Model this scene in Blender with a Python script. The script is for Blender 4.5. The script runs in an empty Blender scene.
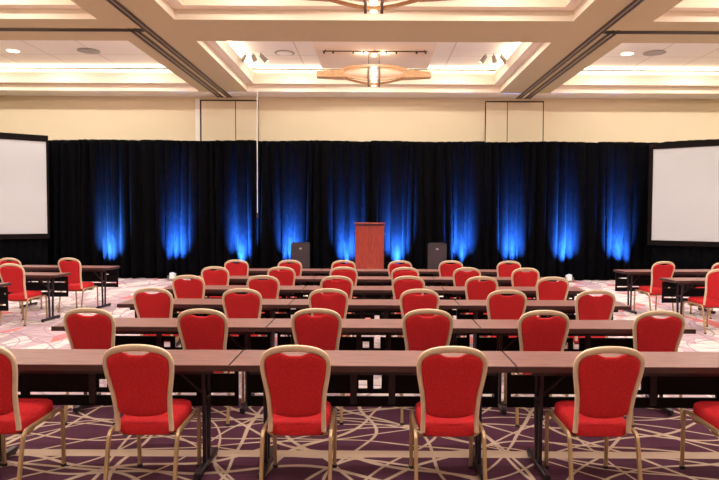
import bpy, bmesh, math, random
from mathutils import Vector, Matrix
random.seed(7)
S = bpy.context.scene
C = S.collection
PI = math.pi

# ------------------------------------------------------------------ materials
def mat(name, col, rough=0.6, metal=0.0, emit=None, estr=0.0, sheen=0.0, spec=None):
    m = bpy.data.materials.new(name); m.use_nodes = True
    b = m.node_tree.nodes['Principled BSDF']
    b.inputs['Base Color'].default_value = (*col, 1)
    b.inputs['Roughness'].default_value = rough
    b.inputs['Metallic'].default_value = metal
    if spec is not None: b.inputs['Specular IOR Level'].default_value = spec
    if sheen:
        b.inputs['Sheen Weight'].default_value = sheen
    if emit:
        b.inputs['Emission Color'].default_value = (*emit, 1)
        b.inputs['Emission Strength'].default_value = estr
    return m

class NT:
    """small node helper"""
    def __init__(s, m):
        s.nt = m.node_tree; s.b = s.nt.nodes['Principled BSDF']
    def n(s, t, **kw):
        x = s.nt.nodes.new(t)
        for k, v in kw.items(): setattr(x, k, v)
        return x
    def l(s, a, b): s.nt.links.new(a, b)
    def math(s, op, a, b=None, c=None):
        x = s.n('ShaderNodeMath', operation=op)
        for i, v in enumerate((a, b, c)):
            if v is None: continue
            if isinstance(v, (int, float)): x.inputs[i].default_value = v
            else: s.l(v, x.inputs[i])
        return x.outputs[0]
    def mix(s, f, a, b):
        x = s.n('ShaderNodeMix', data_type='RGBA')
        if isinstance(f, (int, float)): x.inputs[0].default_value = f
        else: s.l(f, x.inputs[0])
        for i, v in ((6, a), (7, b)):
            if isinstance(v, tuple): x.inputs[i].default_value = (*v, 1)
            else: s.l(v, x.inputs[i])
        return x.outputs[2]
    def coords(s, scale=(1, 1, 1), rot=0.0, loc=(0, 0, 0), kind='Object'):
        t = s.n('ShaderNodeTexCoord'); mp = s.n('ShaderNodeMapping')
        mp.inputs['Scale'].default_value = scale
        mp.inputs['Rotation'].default_value = (0, 0, rot)
        mp.inputs['Location'].default_value = loc
        s.l(t.outputs[kind], mp.inputs[0]); return mp.outputs[0]
    def noise(s, vec, scale, detail=2.0, out='Fac'):
        x = s.n('ShaderNodeTexNoise'); x.inputs['Scale'].default_value = scale
        x.inputs['Detail'].default_value = detail; s.l(vec, x.inputs['Vector'])
        return x.outputs[out]
    def smooth(s, v, lo, hi):
        x = s.n('ShaderNodeMapRange', interpolation_type='SMOOTHSTEP')
        s.l(v, x.inputs[0]); x.inputs[1].default_value = lo; x.inputs[2].default_value = hi
        return x.outputs[0]
    def bump(s, h, strength, dist=0.01):
        x = s.n('ShaderNodeBump'); x.inputs['Strength'].default_value = strength
        x.inputs['Distance'].default_value = dist; s.l(h, x.inputs['Height'])
        s.l(x.outputs[0], s.b.inputs['Normal'])

def make_materials():
    M = {}
    # carpet: purple field with crossing tan ribbons, paler field with aubergine and coral flecks beside and beyond the seats
    m = mat('carpet', (0.1, 0.03, 0.08), 0.95, spec=0.1); t = NT(m)
    co = t.coords()
    warp = t.n('ShaderNodeVectorMath', operation='MULTIPLY_ADD')
    t.l(t.noise(co, 0.9, 1.0, 'Color'), warp.inputs[0])
    warp.inputs[1].default_value = (0.22, 0.22, 0); t.l(co, warp.inputs[2])
    wv = warp.outputs[0]
    lines = None
    for ang, per, w, off in ((0.12, 0.55, 0.024, 0.1), (0.62, 0.62, 0.024, 0.33), (1.15, 0.66, 0.025, 0.52), (0.38, 0.75, 0.024, 0.7),
                             (2.05, 0.66, 0.025, 0.2), (2.62, 0.55, 0.024, 0.8), (-0.22, 0.7, 0.024, 0.45), (1.62, 0.9, 0.025, 0.1)):
        mp = t.n('ShaderNodeMapping'); mp.inputs['Rotation'].default_value = (0, 0, ang)
        mp.inputs['Location'].default_value = (off * 3.1, off * 1.7, 0); t.l(wv, mp.inputs[0])
        nz = t.noise(mp.outputs[0], 0.7, 0.0)
        sep = t.n('ShaderNodeSeparateXYZ'); t.l(mp.outputs[0], sep.inputs[0])
        u = t.math('ADD', sep.outputs[1], t.math('MULTIPLY', nz, 0.95))
        fr = t.math('FRACT', t.math('DIVIDE', u, per))
        d = t.math('MULTIPLY', t.math('ABSOLUTE', t.math('SUBTRACT', fr, 0.5)), per)
        ln = t.math('SUBTRACT', 1.0, t.smooth(d, w * 0.42, w * 0.62))
        lines = ln if lines is None else t.math('MAXIMUM', lines, ln)
    sp = t.n('ShaderNodeSeparateXYZ'); t.l(co, sp.inputs[0])
    band = t.math('SUBTRACT', 1.0, t.smooth(t.math('ABSOLUTE', t.math('SUBTRACT', sp.outputs[1], 4.36)), 0.055, 0.068))
    lines = t.math('MAXIMUM', lines, band)
    weave = t.n('ShaderNodeTexWave', bands_direction='Y'); weave.inputs['Scale'].default_value = 14
    weave.inputs['Distortion'].default_value = 0.6; t.l(co, weave.inputs['Vector'])
    purple = t.mix(weave.outputs['Fac'], (0.058, 0.017, 0.036), (0.125, 0.042, 0.078))
    near = t.mix(lines, purple, (0.58, 0.43, 0.33))
    v1 = t.n('ShaderNodeTexVoronoi'); v1.inputs['Scale'].default_value = 2.4
    mpv = t.n('ShaderNodeMapping'); mpv.inputs['Rotation'].default_value = (0, 0, 0.35); mpv.inputs['Scale'].default_value = (1.7, 0.65, 1)
    t.l(wv, mpv.inputs[0]); t.l(mpv.outputs[0], v1.inputs['Vector'])
    sc = t.n('ShaderNodeSeparateColor'); t.l(v1.outputs['Color'], sc.inputs[0])
    pale = t.mix(t.smooth(sc.outputs[0], 0.52, 0.54), (0.80, 0.69, 0.68), (0.56, 0.42, 0.47))
    pale = t.mix(t.smooth(sc.outputs[1], 0.90, 0.91), pale, (0.72, 0.20, 0.19))
    pale = t.mix(t.math('MULTIPLY', lines, 0.8), pale, (0.38, 0.25, 0.32))
    zone = t.smooth(sp.outputs[1], 5.66, 5.74)
    t.l(t.mix(zone, near, pale), t.b.inputs['Base Color'])
    t.bump(t.noise(co, 260, 2), 0.25, 0.004)
    M['carpet'] = m

    def plaster(name, col):
        m = mat(name, col, 0.85, spec=0.2); t = NT(m); co = t.coords()
        t.bump(t.noise(co, 60, 3), 0.06, 0.004); return m
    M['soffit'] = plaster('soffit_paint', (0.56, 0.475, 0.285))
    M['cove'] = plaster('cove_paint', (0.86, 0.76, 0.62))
    m = mat('ceiling_tile', (0.9, 0.86, 0.78), 0.9, spec=0.15); t = NT(m)
    co = t.coords()
    sp = t.n('ShaderNodeSeparateXYZ'); t.l(co, sp.inputs[0])
    def grid(v, p):
        return t.math('LESS_THAN', t.math('ABSOLUTE', t.math('SUBTRACT', t.math('FRACT', t.math('DIVIDE', v, p)), 0.5)), 0.012 / p)
    g = t.math('MAXIMUM', grid(sp.outputs[0], 1.22), grid(sp.outputs[1], 1.22))
    t.l(t.mix(g, (0.9, 0.86, 0.78), (0.62, 0.56, 0.47)), t.b.inputs['Base Color'])
    M['tile'] = m
    m = mat('wall_fabric', (0.70, 0.55, 0.34), 0.9, spec=0.15); t = NT(m); co = t.coords((1, 1, 0.15))
    n = t.noise(co, 160, 2)
    t.l(t.mix(n, (0.74, 0.62, 0.44), (0.80, 0.69, 0.51)), t.b.inputs['Base Color'])
    M['wall'] = m
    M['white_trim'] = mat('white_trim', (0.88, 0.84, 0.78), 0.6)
    M['bronze'] = mat('dark_bronze', (0.06, 0.04, 0.028), 0.45, 0.5)
    M['slot'] = mat('black_slot', (0.01, 0.009, 0.008), 0.7)
    M['wallgap'] = mat('dark_gap', (0.05, 0.035, 0.025), 0.8)

    # velvet
    m = mat('black_velvet', (0.002, 0.002, 0.003), 0.95, spec=0.03); t = NT(m); co = t.coords((1, 1, 0.25))
    n = t.noise(co, 30, 4)
    t.l(t.mix(t.smooth(n, 0.3, 0.75), (0.0012, 0.0012, 0.0020), (0.0034, 0.0034, 0.0046)), t.b.inputs['Base Color'])
    t.b.inputs['Sheen Weight'].default_value = 0.004
    t.b.inputs['Sheen Roughness'].default_value = 0.4
    t.bump(t.noise(t.coords((1, 1, 0.5)), 55, 3), 0.35, 0.01)
    M['velvet'] = m

    # wood laminates
    def wood(name, a, b, rough, scale, stretch, spec=0.5):
        m = mat(name, a, rough, spec=spec); t = NT(m); co = t.coords(stretch)
        n = t.noise(co, scale, 6)
        f = t.smooth(n, 0.32, 0.70)
        t.l(t.mix(f, a, b), t.b.inputs['Base Color']); return m
    M['laminate'] = wood('table_laminate', (0.155, 0.054, 0.043), (0.275, 0.108, 0.092), 0.42, 5, (1, 14, 14))
    M['edge'] = mat('table_edge', (0.045, 0.014, 0.013), 0.5)
    M['lectern'] = wood('lectern_mahogany', (0.22, 0.022, 0.014), (0.36, 0.050, 0.034), 0.42, 6, (16, 16, 1))
    M['table_metal'] = mat('table_metal', (0.022, 0.013, 0.022), 0.42, 0.2)
    M['panel'] = mat('modesty_black', (0.006, 0.004, 0.006), 0.7, spec=0.2)
    # chairs
    M['gold'] = mat('champagne_paint', (0.80, 0.62, 0.44), 0.42, 0.2)
    M['leg_gold'] = mat('leg_gold', (0.52, 0.36, 0.20), 0.36, 0.55)
    m = mat('red_fabric', (0.50, 0.02, 0.022), 0.82, spec=0.2); t = NT(m); co = t.coords()
    v = t.n('ShaderNodeTexVoronoi'); v.inputs['Scale'].default_value = 110; t.l(co, v.inputs['Vector'])
    t.l(t.mix(t.smooth(v.outputs['Distance'], 0.15, 0.6), (0.66, 0.030, 0.034), (0.54, 0.018, 0.026)), t.b.inputs['Base Color'])
    t.bump(v.outputs['Distance'], 0.2, 0.003)
    M['red'] = m
    M['rubber'] = mat('black_rubber', (0.015, 0.013, 0.013), 0.7)
    M['speaker'] = mat('speaker_black', (0.020, 0.015, 0.020), 0.6)
    m = mat('speaker_grille', (0.05, 0.035, 0.045), 0.55, 0.2); t = NT(m)
    v = t.n('ShaderNodeTexVoronoi'); v.inputs['Scale'].default_value = 120; t.l(t.coords(), v.inputs['Vector'])
    t.l(t.mix(t.smooth(v.outputs['Distance'], 0.25, 0.4), (0.006, 0.005, 0.006), (0.040, 0.028, 0.038)), t.b.inputs['Base Color'])
    M['grille'] = m
    M['badge'] = mat('badge_silver', (0.6, 0.58, 0.6), 0.3, 0.8)
    M['screen'] = mat('screen_fabric', (0.54, 0.56, 0.60), 0.8, spec=0.2)
    M['screen_frame'] = mat('screen_frame_black', (0.006, 0.004, 0.004), 0.85, spec=0.1)
    M['fixture_white'] = mat('fixture_white', (0.8, 0.8, 0.82), 0.4)
    M['fixture_grey'] = mat('fixture_grey', (0.30, 0.27, 0.24), 0.5)
    M['lens_blue'] = mat('lens_blue', (0.2, 0.4, 0.9), 0.2, emit=(0.12, 0.35, 1.0), estr=12)
    M['lens_warm'] = mat('lens_warm', (1, 0.95, 0.85), 0.3, emit=(1, 0.86, 0.66), estr=9)
    M['copper'] = wood('chandelier_wood', (0.42, 0.22, 0.10), (0.60, 0.36, 0.19), 0.4, 4, (2, 14, 14))
    m = mat('alabaster', (0.66, 0.44, 0.32), 0.5, emit=(1.0, 0.60, 0.38), estr=0.18); M['alabaster'] = m
    M['dark_bar'] = mat('dark_bar', (0.06, 0.028, 0.016), 0.4, 0.4)
    M['lamp'] = mat('lamp_glass', (1, 0.95, 0.85), 0.3, emit=(1, 0.88, 0.68), estr=2.6)
    M['cable'] = mat('cable_white', (0.75, 0.74, 0.72), 0.5)
    return M
M = make_materials()

# ------------------------------------------------------------------ mesh helpers
def box(bm, c, s, mi=0, rot=None, bevel=0.0):
    r = bmesh.ops.create_cube(bm, size=1.0)
    vs = r['verts']
    bmesh.ops.scale(bm, vec=s, verts=vs)
    if bevel:
        es = list({e for v in vs for e in v.link_edges})
        q = bmesh.ops.bevel(bm, geom=es, offset=bevel, segments=2, affect='EDGES', profile=0.5)
        vs = list({v for f in q['faces'] for v in f.verts} | {v for v in vs if v.is_valid})
    if rot is not None: bmesh.ops.rotate(bm, cent=(0, 0, 0), matrix=rot, verts=vs)
    bmesh.ops.translate(bm, vec=c, verts=vs)
    for f in {f for v in vs for f in v.link_faces}: f.material_index = mi
    return vs

def rbox(bm, x0, x1, y0, y1, z0, z1, mi=0, bevel=0.0):
    return box(bm, ((x0+x1)/2, (y0+y1)/2, (z0+z1)/2), (x1-x0, y1-y0, z1-z0), mi, None, bevel)

def cyl(bm, p0, p1, r0, r1=None, seg=14, mi=0):
    p0, p1 = Vector(p0), Vector(p1); d = p1 - p0
    r = bmesh.ops.create_cone(bm, cap_ends=True, segments=seg, radius1=r0, radius2=r0 if r1 is None else r1, depth=d.length)
    q = Vector((0, 0, 1)).rotation_difference(d.normalized())
    bmesh.ops.rotate(bm, cent=(0, 0, 0), matrix=q.to_matrix(), verts=r['verts'])
    bmesh.ops.translate(bm, vec=(p0 + p1) / 2, verts=r['verts'])
    for f in {f for v in r['verts'] for f in v.link_faces}: f.material_index = mi

def smooth_path(pts, n=6, closed=False):
    P = [Vector(p) for p in pts]; out = []
    for i in range(len(P) - (0 if closed else 1)):
        if closed: a, b, c, d = P[i-1], P[i], P[(i+1) % len(P)], P[(i+2) % len(P)]
        else: a, b, c, d = P[max(i-1, 0)], P[i], P[i+1], P[min(i+2, len(P)-1)]
        for k in range(n):
            t = k / n
            out.append(0.5*((2*b) + (-a+c)*t + (2*a-5*b+4*c-d)*t*t + (-a+3*b-3*c+d)*t**3))
    if not closed: out.append(P[-1])
    return out

def sweep(bm, pts, w, h, ref=(0, 1, 0), seg=10, closed=False, sq=2.6, mi=0):
    """oval tube: half-size w across the path (perpendicular to ref), h along ref; w may be a list"""
    P = [Vector(p) for p in pts]; n = len(P); rings = []
    ref = Vector(ref)
    for i, p in enumerate(P):
        a = P[i-1] if (i > 0 or closed) else P[0]
        b = P[(i+1) % n] if (i < n-1 or closed) else P[-1]
        t = (b - a).normalized()
        s = t.cross(ref).normalized(); u = s.cross(t).normalized()
        ww = w[i] if isinstance(w, list) else w
        ring = []
        for k in range(seg):
            th = 2*PI*k/seg; cx, sy = math.cos(th), math.sin(th)
            ex = math.copysign(abs(cx)**(2/sq), cx); ey = math.copysign(abs(sy)**(2/sq), sy)
            ring.append(bm.verts.new(p + s*ex*ww + u*ey*h))
        rings.append(ring)
    for i in range(n if closed else n-1):
        A, B = rings[i], rings[(i+1) % n]
        for k in range(seg):
            f = bm.faces.new((A[k], A[(k+1) % seg], B[(k+1) % seg], B[k])); f.material_index = mi
    if not closed:
        for r in (rings[0][::-1], rings[-1]):
            f = bm.faces.new(r); f.material_index = mi

def obj(name, bm, mats, parent=None, smooth=False, loc=None):
    bmesh.ops.recalc_face_normals(bm, faces=bm.faces[:])
    me = bpy.data.meshes.new(name); bm.to_mesh(me); bm.free()
    for m in (mats if isinstance(mats, (list, tuple)) else [mats]): me.materials.append(m)
    if smooth:
        for p in me.polygons: p.use_smooth = True
        me.set_sharp_from_angle(angle=math.radians(40))
    o = bpy.data.objects.new(name, me); C.objects.link(o)
    if parent is not None: o.parent = parent
    if loc is not None: o.location = loc
    return o

def tag(o, label, cat, group=None):
    o['label'] = label; o['category'] = cat
    if group: o['group'] = group
    return o

def thing(name, label, cat, loc=(0, 0, 0), rz=0.0, group=None):
    o = bpy.data.objects.new(name, None); C.objects.link(o)
    o.location = loc; o.rotation_euler = (0, 0, rz); o.empty_display_size = 0.2
    return tag(o, label, cat, group)

def struct(name, bm, mats, loc=None, parent=None):
    o = obj(name, bm, mats, parent, loc=loc)
    if parent is None: o['kind'] = 'structure'
    return o

def dup(root, loc, rz, label):
    r = root.copy(); C.objects.link(r); r.location = loc; r.rotation_euler = (0, 0, rz); r['label'] = label
    def kids(src, dst):
        for ch in list(src.children):
            c = ch.copy(); C.objects.link(c); c.parent = dst
            kids(ch, c)
    kids(root, r)
    return r

B = bmesh.new
def light(name, kind, loc, power, col=(1, 0.87, 0.70), **kw):
    d = bpy.data.lights.new(name, kind); d.energy = power; d.color = col
    for k, v in kw.items(): setattr(d, k, v)
    o = bpy.data.objects.new(name, d); C.objects.link(o); o.location = loc
    return o

# ------------------------------------------------------------------ the room
HX, Y0, Y1 = 12.3, -4.0, 17.3
ZS = 4.965                     # soffit height
bays_x = [(-11.55, -4.65), (-3.36, 3.32), (4.65, 11.55)]
bays_y = [(-0.3, 4.45), (5.75, 10.52), (11.8, 16.55)]

bm = B(); rbox(bm, -HX, HX, Y0, Y1, -0.1, 0.0)
struct('floor', bm, M['carpet'])

def build_ceiling():
    bm = B()
    xs = sorted({-HX, HX, *[v for b in bays_x for v in b]}); ys = sorted({Y0, Y1, *[v for b in bays_y for v in b]})
    def quad(a, b, c, d, mi):
        f = bm.faces.new([bm.verts.new(p) for p in (a, b, c, d)]); f.material_index = mi
    for i in range(len(xs)-1):
        for j in range(len(ys)-1):
            if (xs[i], xs[i+1]) in bays_x and (ys[j], ys[j+1]) in bays_y: continue
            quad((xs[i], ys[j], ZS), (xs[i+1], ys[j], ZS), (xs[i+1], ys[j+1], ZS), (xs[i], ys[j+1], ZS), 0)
    def ring(o0, z0, o1, z1, b, c, mi):
        def R(o, z): return [(b[0]+o, c[0]+o, z), (b[1]-o, c[0]+o, z), (b[1]-o, c[1]-o, z), (b[0]+o, c[1]-o, z)]
        p, q = R(o0, z0), R(o1, z1)
        for k in range(4): quad(p[k], p[(k+1) % 4], q[(k+1) % 4], q[k], mi)
    for b in bays_x:
        for c in bays_y:
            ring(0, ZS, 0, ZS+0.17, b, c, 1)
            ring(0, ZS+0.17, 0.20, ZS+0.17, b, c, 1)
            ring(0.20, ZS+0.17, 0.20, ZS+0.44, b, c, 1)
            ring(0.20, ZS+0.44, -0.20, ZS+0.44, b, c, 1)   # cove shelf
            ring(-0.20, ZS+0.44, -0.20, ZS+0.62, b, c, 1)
            z = ZS+0.62
            quad((b[0]-0.2, c[0]-0.2, z), (b[1]+0.2, c[0]-0.2, z), (b[1]+0.2, c[1]+0.2, z), (b[0]-0.2, c[1]+0.2, z), 2)
    bmesh.ops.remove_doubles(bm, verts=bm.verts[:], dist=0.0005)
    # a roof slab above, so that no daylight enters
    rbox(bm, -HX, HX, Y0, Y1, 6.0, 6.1, 0)
    return struct('ceiling', bm, [M['soffit'], M['cove'], M['tile']])
build_ceiling()
ZT = ZS + 0.62

bm = B(); rbox(bm, -HX, HX, Y1, Y1+0.15, 0, 6.0); struct('wall_back', bm, M['wall'])
bm = B(); rbox(bm, -HX, HX, Y0-0.15, Y0, 0, 6.0); struct('wall_front', bm, M['wall'])
bm = B(); rbox(bm, -HX-0.15, -HX, Y0-0.15, Y1+0.15, 0, 6.0); struct('wall_left', bm, M['wall'])
bm = B(); rbox(bm, HX, HX+0.15, Y0-0.15, Y1+0.15, 0, 6.0); struct('wall_right', bm, M['wall'])
# soffit board at the back wall, its white paint standing in for uplight spill
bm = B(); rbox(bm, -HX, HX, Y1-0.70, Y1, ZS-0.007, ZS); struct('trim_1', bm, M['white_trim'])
# operable wall tracks in the soffit: bronze channel with two dark grooves
def track(name, x0, x1, y0, y1):
    bm = B(); ax = (x1-x0) < (y1-y0)
    rbox(bm, x0, x1, y0, y1, ZS-0.012, ZS, 0)
    if ax:
        w = x1-x0
        rbox(bm, x0, x0+w*0.38, y0, y1, ZS-0.022, ZS-0.010, 1); rbox(bm, x1-w*0.38, x1, y0, y1, ZS-0.022, ZS-0.010, 1)
    else:
        w = y1-y0
        rbox(bm, x0, x1, y0, y0+w*0.40, ZS-0.022, ZS-0.010, 1); rbox(bm, x0, x1, y1-w*0.40, y1, ZS-0.022, ZS-0.010, 1)
    struct(name, bm, [M['soffit'], M['bronze']])
track('trim_2', -4.08, -3.94, Y0, Y1); track('trim_3', 3.90, 4.04, Y0, Y1)
track('trim_4', -4.34, -4.18, 11.0, Y1); track('trim_5', 4.14, 4.30, 11.0, Y1)
track('trim_6', -HX, -4.10, 11.02, 11.16); track('trim_7', 4.06, HX, 11.02, 11.16)
# linear slot in the tile ceiling along the far side of each bay in view
k = 8
for b in bays_x:
    for c in bays_y[1:]:
        bm = B(); rbox(bm, b[0]+0.1, b[1]-0.1, c[1]+0.04, c[1]+0.17, ZT-0.012, ZT)
        struct('trim_%d' % k, bm, M['slot']); k += 1
# storage-pocket doors of the operable walls
def pocket(name, x0, xm, x1, dark_left):
    bm = B()
    rbox(bm, x0, x1, Y1-0.03, Y1, 0, ZS-0.09, 1)
    o = struct(name, bm, [M['wall'], M['wallgap']])
    for a, b2 in ((x0+(0.05 if dark_left else 0.02), xm-0.012), (xm+0.012, x1-(0.012 if dark_left else 0.03))):
        q = B(); rbox(q, a, b2, Y1-0.055, Y1-0.03, 0.02, ZS-0.13)
        struct('door_leaf', q, M['wall'], parent=o)
pocket('door_1', -4.83, -3.84, -3.22, True)
pocket('door_2', 3.06, 3.67, 4.68, False)
bm = B(); rbox(bm, -4.95, -4.83, Y1-0.05, Y1, 0, ZS-0.06); struct('trim_%d' % k, bm, M['white_trim']); k += 1
bm = B(); rbox(bm, 4.68, 4.76, Y1-0.05, Y1, 0, ZS-0.06); struct('trim_%d' % k, bm, M['wall']); k += 1

# dropped panel at the middle of each central bay
for c in bays_y[1:]:
    bm = B(); rbox(bm, -1.33, 1.33, c[0]+0.75, c[1]-0.82, ZT-0.20, ZT)
    struct('trim_%d' % k, bm, M['cove']); k += 1
ZP = ZT - 0.20

# ------------------------------------------------------------------ ceiling fittings
def down(name, label, x, y, matr, r, cat):
    bm = B(); cyl(bm, (0, 0, -0.015), (0, 0, 0), r, r*0.96, 24)
    t = thing(name, label, cat, (x, y, ZT))
    obj('trim_ring', bm, M['white_trim'] if matr is M['lens_warm'] else M['fixture_grey'], t)
    bm = B(); cyl(bm, (0, 0, -0.022), (0, 0, -0.015), r*0.8, r*0.8, 24)
    obj('lens' if matr is M['lens_warm'] else 'grille', bm, matr, t)
down('ceiling_downlight', 'small round lit downlight in the left ceiling bay', -8.60, 14.9, M['lens_warm'], 0.17, 'downlight')
down('ceiling_downlight', 'small round lit downlight in the right ceiling bay', 6.00, 14.9, M['lens_warm'], 0.17, 'downlight')
down('ceiling_speaker', 'round ceiling speaker in the left ceiling bay', -6.80, 14.9, M['fixture_grey'], 0.26, 'ceiling speaker')
down('ceiling_speaker', 'round ceiling speaker in the right ceiling bay', 6.62, 14.85, M['fixture_grey'], 0.26, 'ceiling speaker')
down('ceiling_speaker', 'round ceiling speaker in the far centre bay, left of the chandelier', -2.16, 15.0, M['fixture_white'], 0.24, 'ceiling speaker')

def spot_cluster(label, x, y):
    t = thing('track_spotlight', label, 'spotlight', (x, y, ZT))
    bm = B(); rbox(bm, -0.05, 0.45, -0.02, 0.02, -0.03, 0); obj('track', bm, M['fixture_white'], t)
    for dx, tilt in ((0.02, -0.10), (0.2, 0.05), (0.38, 0.14)):
        bm = B(); cyl(bm, (dx, 0, -0.03), (dx, 0, -0.09), 0.012); cyl(bm, (dx, 0, -0.08), (dx+tilt, 0.06, -0.22), 0.045, 0.06)
        h = obj('lamp_head', bm, M['fixture_grey'], t, True)
        bm = B(); cyl(bm, (dx+tilt, 0.06, -0.22), (dx+tilt*1.03, 0.062, -0.227), 0.05); obj('lens', bm, M['lens_warm'], h)
spot_cluster('white track spotlights in the left corner of the far centre bay', -3.10, 14.9)
spot_cluster('white track spotlights in the right corner of the far centre bay', 2.62, 14.9)

# rail with small lamps under the dropped panel
t = thing('lamp_rail', 'thin brown lamp rail under the dropped ceiling panel above the far chandelier', 'lamp rail', (0, 13.95, ZP))
bm = B(); cyl(bm, (-1.16, 0, -0.035), (1.16, 0, -0.035), 0.013)
for x in (-1.1, 0, 1.1): cyl(bm, (x, 0, -0.035), (x, 0, 0), 0.01)
obj('rail', bm, M['dark_bar'], t, True)
for x in (-1.13, -0.93, -0.48, -0.25, 0.25, 0.48, 0.93, 1.13):
    bm = B(); cyl(bm, (x, 0, -0.045), (x, 0, -0.085), 0.016, 0.024); obj('lamp_head', bm, M['dark_bar'], t, True)

def make_chandelier(label, loc):
    t = thing('chandelier', label, 'chandelier', loc)     # origin: middle of the lantern
    up = smooth_path([(-0.82, 0, 0.0), (-0.72, 0, 0.075), (-0.52, 0, 0.135), (-0.22, 0, 0.155), (0, 0, 0.158),
                      (0.22, 0, 0.155), (0.52, 0, 0.135), (0.72, 0, 0.075), (0.82, 0, 0.0)], 4)
    lo = smooth_path([(-0.82, 0, 0.0), (-0.58, 0, -0.07), (-0.28, 0, -0.135), (0, 0, -0.165), (0.28, 0, -0.135), (0.58, 0, -0.07), (0.82, 0, 0.0)], 5)
    dep = lambda x: 0.06 + 0.13*math.sqrt(max(0, 1-(x/0.84)**2))
    for s in (-1, 1):
        bm = B(); sweep(bm, [(p.x, s*dep(p.x), p.z) for p in up], 0.038, 0.03, (0, 1, 0), 8, False, 5); obj('upper_band', bm, M['copper'], t, True)
        bm = B(); sweep(bm, [(p.x, s*dep(p.x), p.z) for p in lo], 0.026, 0.03, (0, 1, 0), 8, False, 5); obj('lower_band', bm, M['copper'], t, True)
        bm = B()
        pts = [(0.66, 0.16, .085), (0.95, 0.14, .075), (1.29, 0.11, .062), (1.29, -0.11, .062), (0.95, -0.14, .075), (0.66, -0.16, .085)]
        lv = [bm.verts.new((s*x, y, -h)) for x, y, h in pts]; hv = [bm.verts.new((s*x, y, h)) for x, y, h in pts]
        bm.faces.new(lv); bm.faces.new(hv[::-1])
        for i in range(6): bm.faces.new((lv[i], lv[(i+1) % 6], hv[(i+1) % 6], hv[i]))
        obj('wing', bm, M['copper'], t)
        bm = B(); rbox(bm, s*0.12-0.022, s*0.12+0.022, -0.25, -0.21, -0.225, 0.14); rbox(bm, s*0.12-0.022, s*0.12+0.022, 0.21, 0.25, -0.225, 0.14)
        rbox(bm, s*0.12-0.018, s*0.12+0.018, -0.22, 0.22, 0.11, 0.14); rbox(bm, s*0.12-0.018, s*0.12+0.018, -0.22, 0.22, -0.225, -0.195)
        obj('cage_bar', bm, M['dark_bar'], t)
        bm = B(); cyl(bm, (s*0.12, 0, 0.12), (s*0.12, 0, ZP-loc[2]), 0.010); obj('hanging_rod', bm, M['dark_bar'], t, True)
        for z in (-0.165, -0.04, 0.08):
            bm = B(); cyl(bm, (0, s*0.235, z-0.04), (0, s*0.235, z+0.04), 0.055, 0.06, 18); obj('lamp_glass', bm, M['lamp'], t, True)
    bm = B(); n = 40; rows = []
    for k2 in range(n+1):
        x = -0.80 + 1.6*k2/n
        zt = 0.13*(1-abs(x/0.82)**2.6); zb = -0.135*(1-abs(x/0.82)**1.7); zm = (zt+zb)/2; hz = (zt-zb)/2+0.004
        rows.append([bm.verts.new((x, (dep(x)-0.02)*math.cos(2*PI*q/24), zm+hz*math.sin(2*PI*q/24))) for q in range(24)])
    for a, b2 in zip(rows, rows[1:]):
        for q in range(24): bm.faces.new((a[q], a[(q+1) % 24], b2[(q+1) % 24], b2[q]))
    bm.faces.new(rows[0]); bm.faces.new(rows[-1])
    obj('glass_shade', bm, M['alabaster'], t, True)
    bm = B(); cyl(bm, (0, 0, ZP-loc[2]-0.03), (0, 0, ZP-loc[2]), 0.13, 0.15, 24); cn = obj('ceiling_canopy', bm, M['copper'], t, True)
    bm = B(); cyl(bm, (0, 0, ZP-loc[2]-0.09), (0, 0, ZP-loc[2]-0.03), 0.05, 0.07, 20); obj('canopy_lamp', bm, M['lamp'], cn, True)
    for x in (-0.22, 0.22):
        light('chandelier_uplight', 'POINT', (loc[0]+x, loc[1], loc[2]+0.42), 11, shadow_soft_size=0.08)
    light('chandelier_downlight', 'POINT', (loc[0], loc[1], loc[2]-0.42), 12, shadow_soft_size=0.08)
    return t
make_chandelier('boat shaped copper chandelier hanging in full view before the back wall', (-0.02, 14.2, 4.885))
make_chandelier('copper chandelier cut off by the top edge of the photo', (-0.02, 8.98, 4.885))

# lighting: cove strips on the shelves (pointing up), recessed downlights in the tile fields
WARM = (1.0, 0.86, 0.68)
def cove(cx, cy, sx, sy, p):
    o = light('cove_strip', 'AREA', (cx, cy, ZS+0.455), p, WARM, shape='RECTANGLE', size=sx, size_y=sy)
    o.rotation_euler = (PI, 0, 0)
for b in bays_x:
    for c in bays_y:
        L = b[1]-b[0]; W = c[1]-c[0]
        cove(b[0]+0.02, (c[0]+c[1])/2, 0.12, W-0.4, 130); cove(b[1]-0.02, (c[0]+c[1])/2, 0.12, W-0.4, 130)
        cove((b[0]+b[1])/2, c[0]+0.02, L-0.4, 0.12, 120); cove((b[0]+b[1])/2, c[1]-0.02, L-0.4, 0.12, 120)
        for fx in (0.2, 0.5, 0.8):
            for fy in (0.25, 0.75):
                x, y = b[0]+fx*L, c[0]+fy*W
                z = ZT-0.03
                if abs(x) < 1.4: z = ZP-0.02
                light('recessed_lamp', 'AREA', (x, y, z), 82 if c[0] > 11 else 70, (1.0, 0.935, 0.85), shape='DISK', size=0.16)

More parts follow.
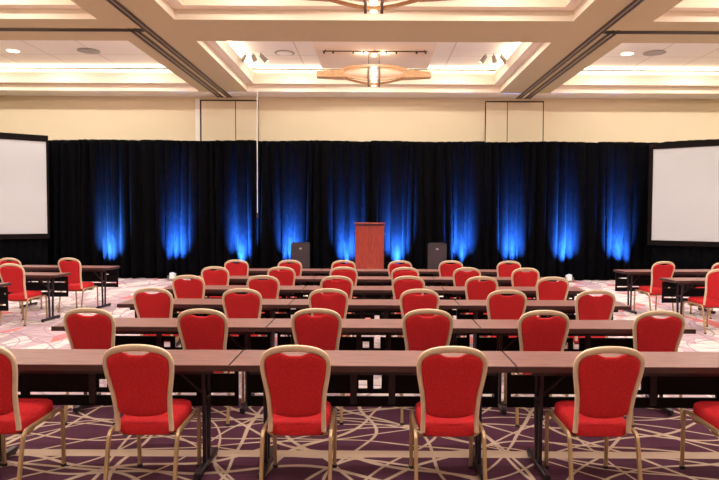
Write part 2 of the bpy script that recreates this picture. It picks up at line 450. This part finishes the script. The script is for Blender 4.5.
# ------------------------------------------------------------------ drapes
def drape(name, label, p0, p1, ztop, seed, parts=True):
    rnd = random.Random(seed)
    p0, p1 = Vector((*p0, 0)), Vector((*p1, 0)); d = p1-p0; L = d.length; d.normalize()
    nrm = Vector((d.y, -d.x, 0))       # towards the room
    folds = []; s = -0.1
    while s < L+0.2:
        w = rnd.uniform(0.13, 0.34); folds.append((s, w, rnd.uniform(0.4, 1.0), rnd.uniform(-0.05, 0.05))); s += w
    def depth(u, h):
        for i, (s0, w, a, sway) in enumerate(folds):
            su = u + sway*(1-h)*2.0
            if s0 <= su < s0+w or (i == len(folds)-1):
                ph = (su-s0)/w
                ph = min(max(ph, 0), 1)
                v = math.sin(PI*ph)**0.75
                sm = 0.055*math.sin(u*9.1+seed)+0.025*math.sin(u*23+seed*2+h*1.5)
                return (0.24*a*v + sm*0.5)*(0.55+0.45*(1-h))*min(1, max(0, min(u, L-u))/0.10)
        return 0
    nx, nz = int(L/0.022), 26
    bm = B(); rows = []
    for j in range(nz+1):
        h = j/nz; z = 0.012 + (ztop-0.012)*h; row = []
        for i in range(nx+1):
            u = L*i/nx
            p = p0 + d*u + nrm*depth(u, h); p.z = z + (0.012*math.sin(u*2.1+seed) if j == nz else 0)
            row.append(bm.verts.new(p))
        rows.append(row)
    for a, b2 in zip(rows, rows[1:]):
        for i in range(nx): bm.faces.new((a[i], a[i+1], b2[i+1], b2[i]))
    o = obj(name, bm, M['velvet'], None, True)
    sol = o.modifiers.new('thickness', 'SOLIDIFY'); sol.thickness = 0.006; sol.offset = -1
    return tag(o, label, 'drape', 'black velvet drape panels')
ZD = 3.66
dr = [(-8.65, -6.20, 'black velvet drape panel with the leftmost blue beam, right of the left screen'),
      (-6.199, -3.12, 'black velvet drape panel with two blue beams, left of the hanging cable'),
      (-3.119, -0.10, 'black velvet drape panel behind the left loudspeaker, right of the hanging cable'),
      (-0.099, 2.92, 'black velvet drape panel behind the right loudspeaker and right of the lectern'),
      (2.921, 5.92, 'black velvet drape panel with two blue beams, right of the right loudspeaker'),
      (5.921, 7.60, 'black velvet drape panel with the rightmost blue beam, beside the right screen')]
for i, (a, b2, lab) in enumerate(dr):
    drape('stage_drape', lab, (a, 16.5), (b2, 16.5), ZD, 11+i*3)
R35 = math.radians(35)
drape('stage_drape', 'black velvet drape panel behind the left projection screen', (-8.651-3.4*math.cos(R35), 16.5-3.4*math.sin(R35)), (-8.651, 16.5), ZD, 51)
drape('stage_drape', 'black velvet drape panel behind the right projection screen', (7.601, 16.5), (7.601+3.4*math.cos(R35), 16.5-3.4*math.sin(R35)), ZD, 57)
# the pipe that carries them
t = thing('drape_pipe', 'thin dark pipe frame carrying the black drapes', 'pipe frame', (0, 16.68, 0))
bm = B(); cyl(bm, (-8.6, 0, ZD-0.03), (7.55, 0, ZD-0.03), 0.02, seg=10); obj('crossbar', bm, M['table_metal'], t, True)
for x in (-8.6, -6.21, -3.14, -0.11, 2.91, 5.91, 7.55):
    bm = B(); cyl(bm, (x, 0, 0.01), (x, 0, ZD-0.03), 0.022, seg=10); rbox(bm, x-0.2, x+0.2, -0.03, 0.3, 0, 0.012); obj('upright', bm, M['table_metal'], t, True)

t = thing('hanging_cable', 'thin pale cable hanging from the ceiling down the front of the drapes', 'cable', (-3.05, 16.22, 0))
bm = B(); cyl(bm, (0, 0, 1.70), (0, 0, ZS), 0.011, seg=8); obj('cord', bm, M['cable'], t, True)
bm = B(); cyl(bm, (0, 0, 1.62), (0, 0, 1.76), 0.03, 0.022, 10); obj('plug', bm, M['table_metal'], t, True)

# blue uplights along the foot of the drape
ups = [(-7.00, 26, 2.1), (-5.24, 30, 2.0), (-3.53, 30, 2.0), (-2.21, 30, 1.9), (-0.72, 26, 1.7), (0.61, 32, 1.9), (2.32, 26, 1.7), (3.66, 30, 1.8), (5.08, 32, 2.0), (6.50, 30, 1.9)]
ordn = ['first', 'second', 'third', 'fourth', 'fifth', 'sixth', 'seventh', 'eighth', 'ninth', 'tenth']
for i, (x, p, zt) in enumerate(ups):
    y = 15.95; x *= 0.992
    t = thing('uplight', 'small white uplight on the carpet below the %s blue beam from the left' % ordn[i], 'uplight', (x, y, 0), 0, 'blue uplights at the foot of the drape')
    up = Vector((0, 0.55, 1)).normalized()
    bm = B(); c0 = Vector((0, 0, 0.11))
    cyl(bm, c0-up*0.09, c0+up*0.07, 0.065, 0.085, 20); obj('body', bm, M['fixture_white'], t, True)
    bm = B(); cyl(bm, c0+up*0.07, c0+up*0.078, 0.07, 0.07, 20); obj('lens', bm, M['lens_blue'], t, True)
    bm = B()
    for s in (-1, 1): rbox(bm, s*0.11-0.006, s*0.11+0.006, -0.03, 0.03, 0.008, 0.13)
    rbox(bm, -0.116, 0.116, -0.05, 0.05, 0, 0.012); cyl(bm, (-0.12, 0, 0.11), (0.12, 0, 0.11), 0.008)
    obj('yoke', bm, M['fixture_grey'], t)
    lo = Vector((x, y, 0)) + c0 + up*0.10
    dirv = Vector((0, math.cos(math.radians(62.5)), math.sin(math.radians(62.5))))
    o = light('uplight_beam', 'AREA', lo, p*38, (0.05, 0.26, 1.0) if i == 0 else (0.03, 0.20, 1.0), shape='RECTANGLE', size=0.28, size_y=0.10, spread=math.radians(42))
    o.rotation_euler = dirv.to_track_quat('-Z', 'Y').to_euler()

# ------------------------------------------------------------------ screens
def screen(label, px, py, ang, side, z0, z1):
    """px,py: inner lower corner; the screen runs outward (side -1 left, +1 right) and towards the viewer"""
    t = thing('projection_screen', label, 'projection screen', (px, py, 0), -side*ang if side > 0 else ang)
    W = 3.9; s = side
    def X(a, b2): return (min(s*a, s*b2), max(s*a, s*b2))
    bm = B(); a, b2 = X(0, W); rbox(bm, a, b2, 0.0, 0.012, z0, z1); obj('screen_surface', bm, M['screen'], t)
    bm = B(); fw = 0.05 if s < 0 else 0.10
    for (xa, xb, za, zb) in ((-fw, 0, z0-0.13, z1+0.16), (W, W+0.1, z0-0.13, z1+0.16), (0, W, z0-0.13, z0), (0, W, z1, z1+0.16)):
        a, b2 = X(xa, xb); rbox(bm, a, b2, -0.015, 0.035, za, zb)
    obj('frame', bm, M['screen_frame'], t)
    bm = B(); n = 90; rows = []
    for z in (0.015, z0-0.10):
        rows.append([bm.verts.new((s*W*k2/n, 0.05+0.018*math.sin(k2*1.3), z)) for k2 in range(n+1)])
    for k2 in range(n): bm.faces.new((rows[0][k2], rows[0][k2+1], rows[1][k2+1], rows[1][k2]))
    sk = obj('skirt', bm, M['velvet'], t, True)
    sk.modifiers.new('thickness', 'SOLIDIFY').thickness = 0.004
    for xa in (0.25, W-0.25):
        bm = B()
        rbox(bm, s*xa-0.025, s*xa+0.025, 0.08, 0.12, 0.02, z1)
        rbox(bm, s*xa-0.03, s*xa+0.03, 0.08, 0.27, 0, 0.04)
        obj('leg', bm, M['screen_frame'], t)
screen('large white projection screen at the left edge of the photo', -8.38, 15.9, R35, -1, 1.20, 3.54)
screen('large white projection screen at the right edge of the photo', 7.12, 15.9, R35, 1, 1.10, 3.42)

# ------------------------------------------------------------------ lectern and loudspeakers
t = thing('lectern', 'tall reddish mahogany lectern standing in front of the dark drapes', 'lectern', (-0.10, 14.5, 0))
bm = B(); rbox(bm, -0.30, 0.30, -0.235, -0.21, 0.05, 1.46, 0, 0.003); obj('front_panel', bm, M['lectern'], t)
for s in (-1, 1):
    bm = B(); a = s*0.315
    rbox(bm, a-0.015, a+0.015, -0.245, 0.25, 0.0, 1.47, 0, 0.003); obj('side_panel', bm, M['lectern'], t)
bm = B(); box(bm, (0, 0.0, 1.49), (0.70, 0.56, 0.03), 0, Matrix.Rotation(math.radians(-7), 3, 'X'), 0.004); obj('reading_desk', bm, M['lectern'], t)
bm = B(); rbox(bm, -0.30, 0.30, -0.2, 0.24, 0.75, 0.77); obj('shelf', bm, M['lectern'], t)
bm = B(); rbox(bm, -0.34, 0.34, -0.27, 0.27, 0.0, 0.06, 0, 0.004); obj('plinth', bm, M['lectern'], t)
for s in (-1, 1):
    bm = B(); cyl(bm, (s*0.33, -0.2, 1.28), (s*0.365, -0.2, 1.28), 0.022); obj('knob', bm, M['table_metal'], t, True)

def speaker(label, x, y, rz):
    t = thing('loudspeaker', label, 'loudspeaker', (x, y, 0), rz, 'loudspeakers beside the lectern')
    bm = B(); pts = [(-0.235, -0.22), (0.235, -0.22), (0.17, 0.22), (-0.17, 0.22)]
    lo = [bm.verts.new((a, b2, 0.03)) for a, b2 in pts]; hi = [bm.verts.new((a, b2, 1.02)) for a, b2 in pts]
    bm.faces.new(lo); bm.faces.new(hi)
    for i in range(4): bm.faces.new((lo[i], lo[(i+1) % 4], hi[(i+1) % 4], hi[i]))
    bmesh.ops.bevel(bm, geom=bm.edges[:], offset=0.012, segments=2, affect='EDGES')
    obj('cabinet', bm, M['speaker'], t)
    bm = B(); rbox(bm, -0.215, 0.215, -0.232, -0.22, 0.06, 0.99, 0, 0.004); g = obj('grille', bm, M['grille'], t)
    bm = B(); rbox(bm, -0.03, 0.03, -0.238, -0.232, 0.86, 0.90, 0, 0.001); obj('badge', bm, M['badge'], g)
    for sx in (-1, 1):
        bm = B()
        cyl(bm, (sx*0.16, -0.17, 0), (sx*0.16, -0.17, 0.032), 0.025); cyl(bm, (sx*0.13, 0.17, 0), (sx*0.13, 0.17, 0.032), 0.025)
        obj('rubber_foot', bm, M['rubber'], t, True)
speaker('black loudspeaker standing left of the lectern', -1.82, 15.45, 0.06)
speaker('black loudspeaker standing right of the lectern', 1.57, 15.45, -0.06)

# ------------------------------------------------------------------ tables
TL, TW, TH = 1.826, 0.457, 0.745
def make_table(label):
    t = thing('training_table', label, 'table', (0, 0, 0), 0, 'training tables in rows')
    bm = B(); rbox(bm, -TL/2+0.004, TL/2-0.004, -TW/2+0.004, TW/2-0.004, TH-0.034, TH, 0, 0.002); obj('tabletop', bm, M['laminate'], t)
    bm = B()
    z0, z1 = TH-0.040, TH-0.003
    rbox(bm, -TL/2, TL/2, -TW/2, -TW/2+0.006, z0, z1); rbox(bm, -TL/2, TL/2, TW/2-0.006, TW/2, z0, z1)
    rbox(bm, -TL/2, -TL/2+0.006, -TW/2+0.006, TW/2-0.006, z0, z1); rbox(bm, TL/2-0.006, TL/2, -TW/2+0.006, TW/2-0.006, z0, z1)
    obj('edge_band', bm, M['edge'], t)
    for y in (-0.15, 0.15):
        bm = B(); rbox(bm, -0.80, 0.80, y-0.016, y+0.016, TH-0.075, TH-0.036); obj('under_rail', bm, M['table_metal'], t)
    for s in (-1, 1):
        bm = B(); x = s*(TL/2-0.20)
        sweep(bm, [(x, -0.045, 0.03), (x, -0.05, 0.3), (x, -0.075, 0.70)], 0.014, 0.019, (0, 1, 0), 8)
        sweep(bm, [(x, 0.045, 0.03), (x, 0.05, 0.3), (x, 0.075, 0.70)], 0.014, 0.019, (0, 1, 0), 8)
        rbox(bm, x-0.02, x+0.02, -0.2, 0.2, 0.695, 0.712)
        lg = obj('leg', bm, M['table_metal'], t, True)
        bm = B(); rbox(bm, x-0.022, x+0.022, -0.245, 0.225, 0.012, 0.05, 0, 0.008); f = obj('foot_bar', bm, M['table_metal'], lg)
        for y in (-0.22, 0.20):
            bm = B(); cyl(bm, (x, y, 0), (x, y, 0.013), 0.018); obj('glide', bm, M['rubber'], lg, True)
        bm = B(); sweep(bm, [(x-s*0.01, 0.0, 0.48), (x-s*0.24, 0.0, 0.70)], 0.009, 0.012, (0, 1, 0), 8); rbox(bm, x-0.014, x+0.014, -0.06, 0.06, 0.465, 0.49)
        obj('brace', bm, M['table_metal'], lg)
    yp = TW/2-0.03
    # modesty panel: three boards with slots between them, the middle one split by the hinge
    bm = B()
    a = TL/2-0.03
    rbox(bm, -a, a, yp-0.008, yp+0.008, 0.600, 0.685)
    rbox(bm, -0.11, -0.04, yp-0.008, yp+0.008, 0.447, 0.480); rbox(bm, -0.11, -0.04, yp-0.008, yp+0.008, 0.540, 0.582)
    rbox(bm, 0.005, 0.062, yp-0.008, yp+0.008, 0.447, 0.478)
    for x0, x1 in ((-a, -0.10), (-0.04, 0.005), (0.062, a)): rbox(bm, x0, x1, yp-0.008, yp+0.008, 0.447, 0.582)
    rbox(bm, -a, a, yp-0.008, yp+0.008, 0.352, 0.425)
    for x in (-a+0.012, a-0.012): rbox(bm, x-0.014, x+0.014, yp-0.009, yp+0.009, 0.352, 0.685)
    for x in (-0.62, 0.62): rbox(bm, x-0.03, x+0.03, yp-0.010, yp+0.010, 0.36, 0.68)
    obj('modesty_panel', bm, M['panel'], t)
    for s in (-1, 1):
        bm = B(); rbox(bm, s*0.135-0.024, s*0.135+0.024, yp-0.034, yp-0.009, 0.375, 0.71, 0, 0.003); obj('panel_bracket', bm, M['table_metal'], t)
    return t
rowname = ['nearest row', 'second nearest row', 'third nearest row', 'fourth nearest row', 'fifth nearest row', 'farthest row']
near = [3.904 + 1.34*k for k in range(6)]
table0 = None
for r, yn in enumerate(near):
    for q, side in ((-1, 'left'), (0, 'middle'), (1, 'right')):
        lab = 'brown wood topped training table, %s of three in the %s' % (side, rowname[r])
        loc = (q*1.832 + 0.004*((r*7) % 3-1), yn+TW/2, 0)
        if table0 is None:
            table0 = make_table(lab); table0.location = loc
        else:
            dup(table0, loc, 0, lab)
def corner(xe, yn, side, ang):
    """table whose inner near corner is (xe, yn): side -1 = table runs to the left"""
    c = math.cos(ang); s = math.sin(ang)
    lx, ly = side*TL/2, TW/2
    return (xe + lx*c - ly*s, yn + lx*s + ly*c, 0)
TLa, TRa = math.radians(-4), math.radians(4)
for xe, yn, lab in ((-4.74, 11.02, 'training table of the left side block, farthest one, nearest the drape'),
                    (-4.99, 9.65, 'training table of the left side block, second from the drape'),
                    (-5.08, 8.14, 'training table cut by the left photo edge, its black panel end showing')):
    dup(table0, corner(xe, yn, -1, TLa), TLa, lab)
for xe, yn, lab in ((4.36, 10.72, 'training table of the right side block, farther one, nearest the drape'),
                    (4.52, 9.25, 'training table of the right side block, nearer one at the photo edge')):
    dup(table0, corner(xe, yn, 1, TRa), TRa, lab)

# ------------------------------------------------------------------ chairs
HW = [(0.0, 0.934), (0.05, 0.932), (0.10, 0.924), (0.142, 0.910), (0.173, 0.887), (0.190, 0.853), (0.192, 0.815), (0.187, 0.765),
      (0.176, 0.70), (0.166, 0.64), (0.161, 0.58), (0.159, 0.53), (0.159, 0.47), (0.161, 0.405)]
def back_y(x, z): return -0.205 - 0.125*((z-0.44)/0.5)**1.15*1.0 + 0.35*x*x if z > 0.44 else -0.205 + 0.35*x*x
def make_chair(label):
    t = thing('banquet_chair', label, 'chair', (0, 0, 0), 0, 'red banquet chairs')
    # back frame
    half = smooth_path([(x, 0, z) for x, z in HW], 3)
    full = [(-p.x, p.z) for p in reversed(half)] + [(p.x, p.z) for p in half[1:]]
    pts = [(x, back_y(x, z), z) for x, z in full]
    ws = [0.0145 + 0.0065*max(0, (z-0.86)/0.074) for x, z in full]
    bm = B(); sweep(bm, pts, ws, 0.0125, (0, 1, 0.25), 12, False, 3.0); obj('back_frame', bm, M['gold'], t, True)
    # back pad
    inner = []
    for p in half:
        i = half.index(p)
        a = half[max(i-1, 0)]; b2 = half[min(i+1, len(half)-1)]
        tx, tz = b2.x-a.x, b2.z-a.z; L = math.hypot(tx, tz)
        nx, nz = tz/L, -tx/L                  # inward
        off = 0.0145+0.0065*max(0, (p.z-0.86)/0.074)
        x, z = p.x + nx*off, p.z + nz*off
        if z > 0.535: inner.append((max(x, 0.0), z))
    top = []
    for x, z in inner:
        if x < 0.088 and z > 0.88:
            q = min(max((0.086-x)/0.056, 0), 1); z -= 0.003 + 0.023*q*q*(3-2*q)
        top.append((x, z))
    xb = top[-1][0]
    bot = [(xb*math.cos(a), 0.535-0.038*math.sin(a)) for a in [PI/2*k2/8 for k2 in range(1, 9)]]
    hf = top + bot[:-1]
    loop = hf + [(0, bot[-1][1])] + [(-x, z) for x, z in reversed(hf[1:])]
    bm = B(); rows = []
    cz = 0.73
    for sc, dy in ((0.04, -0.020), (0.3, -0.020), (0.6, -0.0195), (0.85, -0.018), (0.95, -0.0155), (0.985, -0.012), (1.0, -0.004), (1.0, 0.008), (0.985, 0.016), (0.93, 0.022), (0.6, 0.026), (0.3, 0.028), (0.04, 0.028)):
        rows.append([bm.verts.new((x*sc, back_y(x*sc, cz+(z-cz)*sc)+dy, cz+(z-cz)*sc)) for x, z in loop])
    for a, b2 in zip(rows, rows[1:]):
        n = len(a)
        for i in range(n): bm.faces.new((a[i], a[(i+1) % n], b2[(i+1) % n], b2[i]))
    bm.faces.new(rows[0]); bm.faces.new(rows[-1])
    obj('back_pad', bm, M['red'], t, True)
    # seat cushion
    base = []
    for k2 in range(48):
        a = 2*PI*k2/48; ca, sa = math.cos(a), math.sin(a)
        ex = math.copysign(abs(ca)**0.42, ca); ey = math.copysign(abs(sa)**0.42, sa)
        y = 0.012 + 0.212*ey
        x = (0.176 + 0.016*(y+0.2)/0.42)*ex
        base.append((x, y))
    bm = B(); rows = []
    for ins, z in ((0.93, 0.374), (0.985, 0.382), (1.0, 0.398), (1.0, 0.432), (0.975, 0.450), (0.90, 0.462), (0.6, 0.470), (0.25, 0.472)):
        rows.append([bm.verts.new((x*ins, 0.012+(y-0.012)*ins, z + (y+0.2)*0.045)) for x, y in base])
    for a, b2 in zip(rows, rows[1:]):
        for i in range(48): bm.faces.new((a[i], a[(i+1) % 48], b2[(i+1) % 48], b2[i]))
    bm.faces.new(rows[0]); bm.faces.new(rows[-1])
    obj('seat_cushion', bm, M['red'], t, True)
    bm = B(); rbox(bm, -0.15, 0.15, -0.14, 0.17, 0.362, 0.376); obj('seat_pan', bm, M['rubber'], t)
    # side frames: rear and front legs bend into the seat rails
    for s in (-1, 1):
        bm = B()
        p = smooth_path([(s*0.203, -0.300, 0.012), (s*0.203, -0.262, 0.20), (s*0.203, -0.232, 0.34), (s*0.203, -0.212, 0.385),
                         (s*0.203, -0.170, 0.402), (s*0.203, 0.0, 0.404)], 5)
        sweep(bm, p, 0.0135, 0.012, (1, 0, 0), 10, False, 3.0)
        lg = obj('leg', bm, M['leg_gold'], t, True)
        bm = B(); cyl(bm, (s*0.203, -0.302, 0), (s*0.203, -0.300, 0.018), 0.017); obj('rubber_foot', bm, M['rubber'], lg, True)
        bm = B()
        p = smooth_path([(s*0.203, 0.0, 0.404), (s*0.203, 0.17, 0.408), (s*0.203, 0.222, 0.398), (s*0.203, 0.243, 0.36),
                         (s*0.202, 0.252, 0.20), (s*0.200, 0.258, 0.012)], 5)
        sweep(bm, p, 0.0135, 0.012, (1, 0, 0), 10, False, 3.0)
        lg = obj('leg', bm, M['leg_gold'], t, True)
        bm = B(); cyl(bm, (s*0.200, 0.258, 0), (s*0.200, 0.258, 0.018), 0.017); obj('rubber_foot', bm, M['rubber'], lg, True)
    for y in (-0.10, 0.14):
        bm = B()
        sweep(bm, [(-0.203, y, 0.398), (-0.185, y, 0.364), (-0.16, y, 0.352), (0.16, y, 0.352), (0.185, y, 0.364), (0.203, y, 0.398)], 0.008, 0.010, (0, 1, 0), 8)
        obj('cross_rail', bm, M['leg_gold'], t, True)
    return t
place = ['leftmost', 'second from the left', 'third from the left', 'third from the right', 'second from the right', 'rightmost']
ytop = [3.535, 4.93, 6.29, 7.65, 8.99, 10.33]
chair0 = None
rc = random.Random(5)
jit = [0, -1, 2, -1, 1, 0]
for r, yt in enumerate(ytop):
    for c in range(6):
        x = (c-2.5)*0.915 + (rc.uniform(-0.02, 0.02) if r else 0.0)
        x += {(3, 5): -0.075, (4, 5): -0.10, (5, 1): -0.06, (5, 2): -0.05, (5, 4): -0.08, (3, 4): -0.03}.get((r, c), 0)
        loc = (x, yt + 0.33 + rc.uniform(-0.025, 0.025)*(1 if r else 0.2), 0)
        rz = rc.uniform(-0.03, 0.03)*(1 if r else 0.3)
        lab = 'red banquet chair with gold frame, %s in the %s' % (place[c], rowname[r])
        if chair0 is None: chair0 = make_chair(lab); chair0.location = loc; chair0.rotation_euler = (0, 0, rz)
        else: dup(chair0, loc, rz, lab)
for x, yt, rz, lab in ((-5.25, 10.62, -0.08, 'red banquet chair in the left side block, right one at its farthest table'),
                       (-6.22, 10.52, -0.08, 'red banquet chair in the left side block, left one at its farthest table'),
                       (-5.49, 9.32, -0.08, 'red banquet chair in the left side block, at the second table from the drape'),
                       (4.89, 10.40, 0.10, 'red banquet chair in the right side block, left one at its farther table'),
                       (5.83, 10.28, 0.10, 'red banquet chair cut by the photo edge, farther right side table'),
                       (5.03, 8.95, 0.10, 'red banquet chair in the right side block, at its nearer table')):
    dup(chair0, (x - 0.33*math.sin(rz), yt + 0.33*math.cos(rz), 0), rz, lab)

# ------------------------------------------------------------------ world, camera, view
w = bpy.data.worlds.new('world'); S.world = w; w.use_nodes = True
w.node_tree.nodes['Background'].inputs[0].default_value = (0.02, 0.018, 0.016, 1)
w.node_tree.nodes['Background'].inputs[1].default_value = 1.0
F = 620.0
cd = bpy.data.cameras.new('camera'); cam = bpy.data.objects.new('camera', cd); C.objects.link(cam)
cd.sensor_width = 36.0; cd.lens = F/719*36.0; cd.shift_x = -14.5/719
cam.location = (0, 0, 1.70)
pitch = math.atan(24.5/F)
cam.matrix_world = Matrix.Translation((0, 0, 1.70)) @ Matrix.Rotation(PI/2-pitch, 4, 'X') @ Matrix.Rotation(0.0045, 4, 'Z')
cd.clip_end = 100
S.camera = cam
S.view_settings.view_transform = 'Standard'; S.view_settings.look = 'None'
S.view_settings.gamma = 1; S.view_settings.exposure = -0.85; S.view_settings.use_curve_mapping = False
S.cycles.use_denoising = True
S.cycles.max_bounces = 8; S.cycles.diffuse_bounces = 5
S.cycles.sample_clamp_indirect = 6
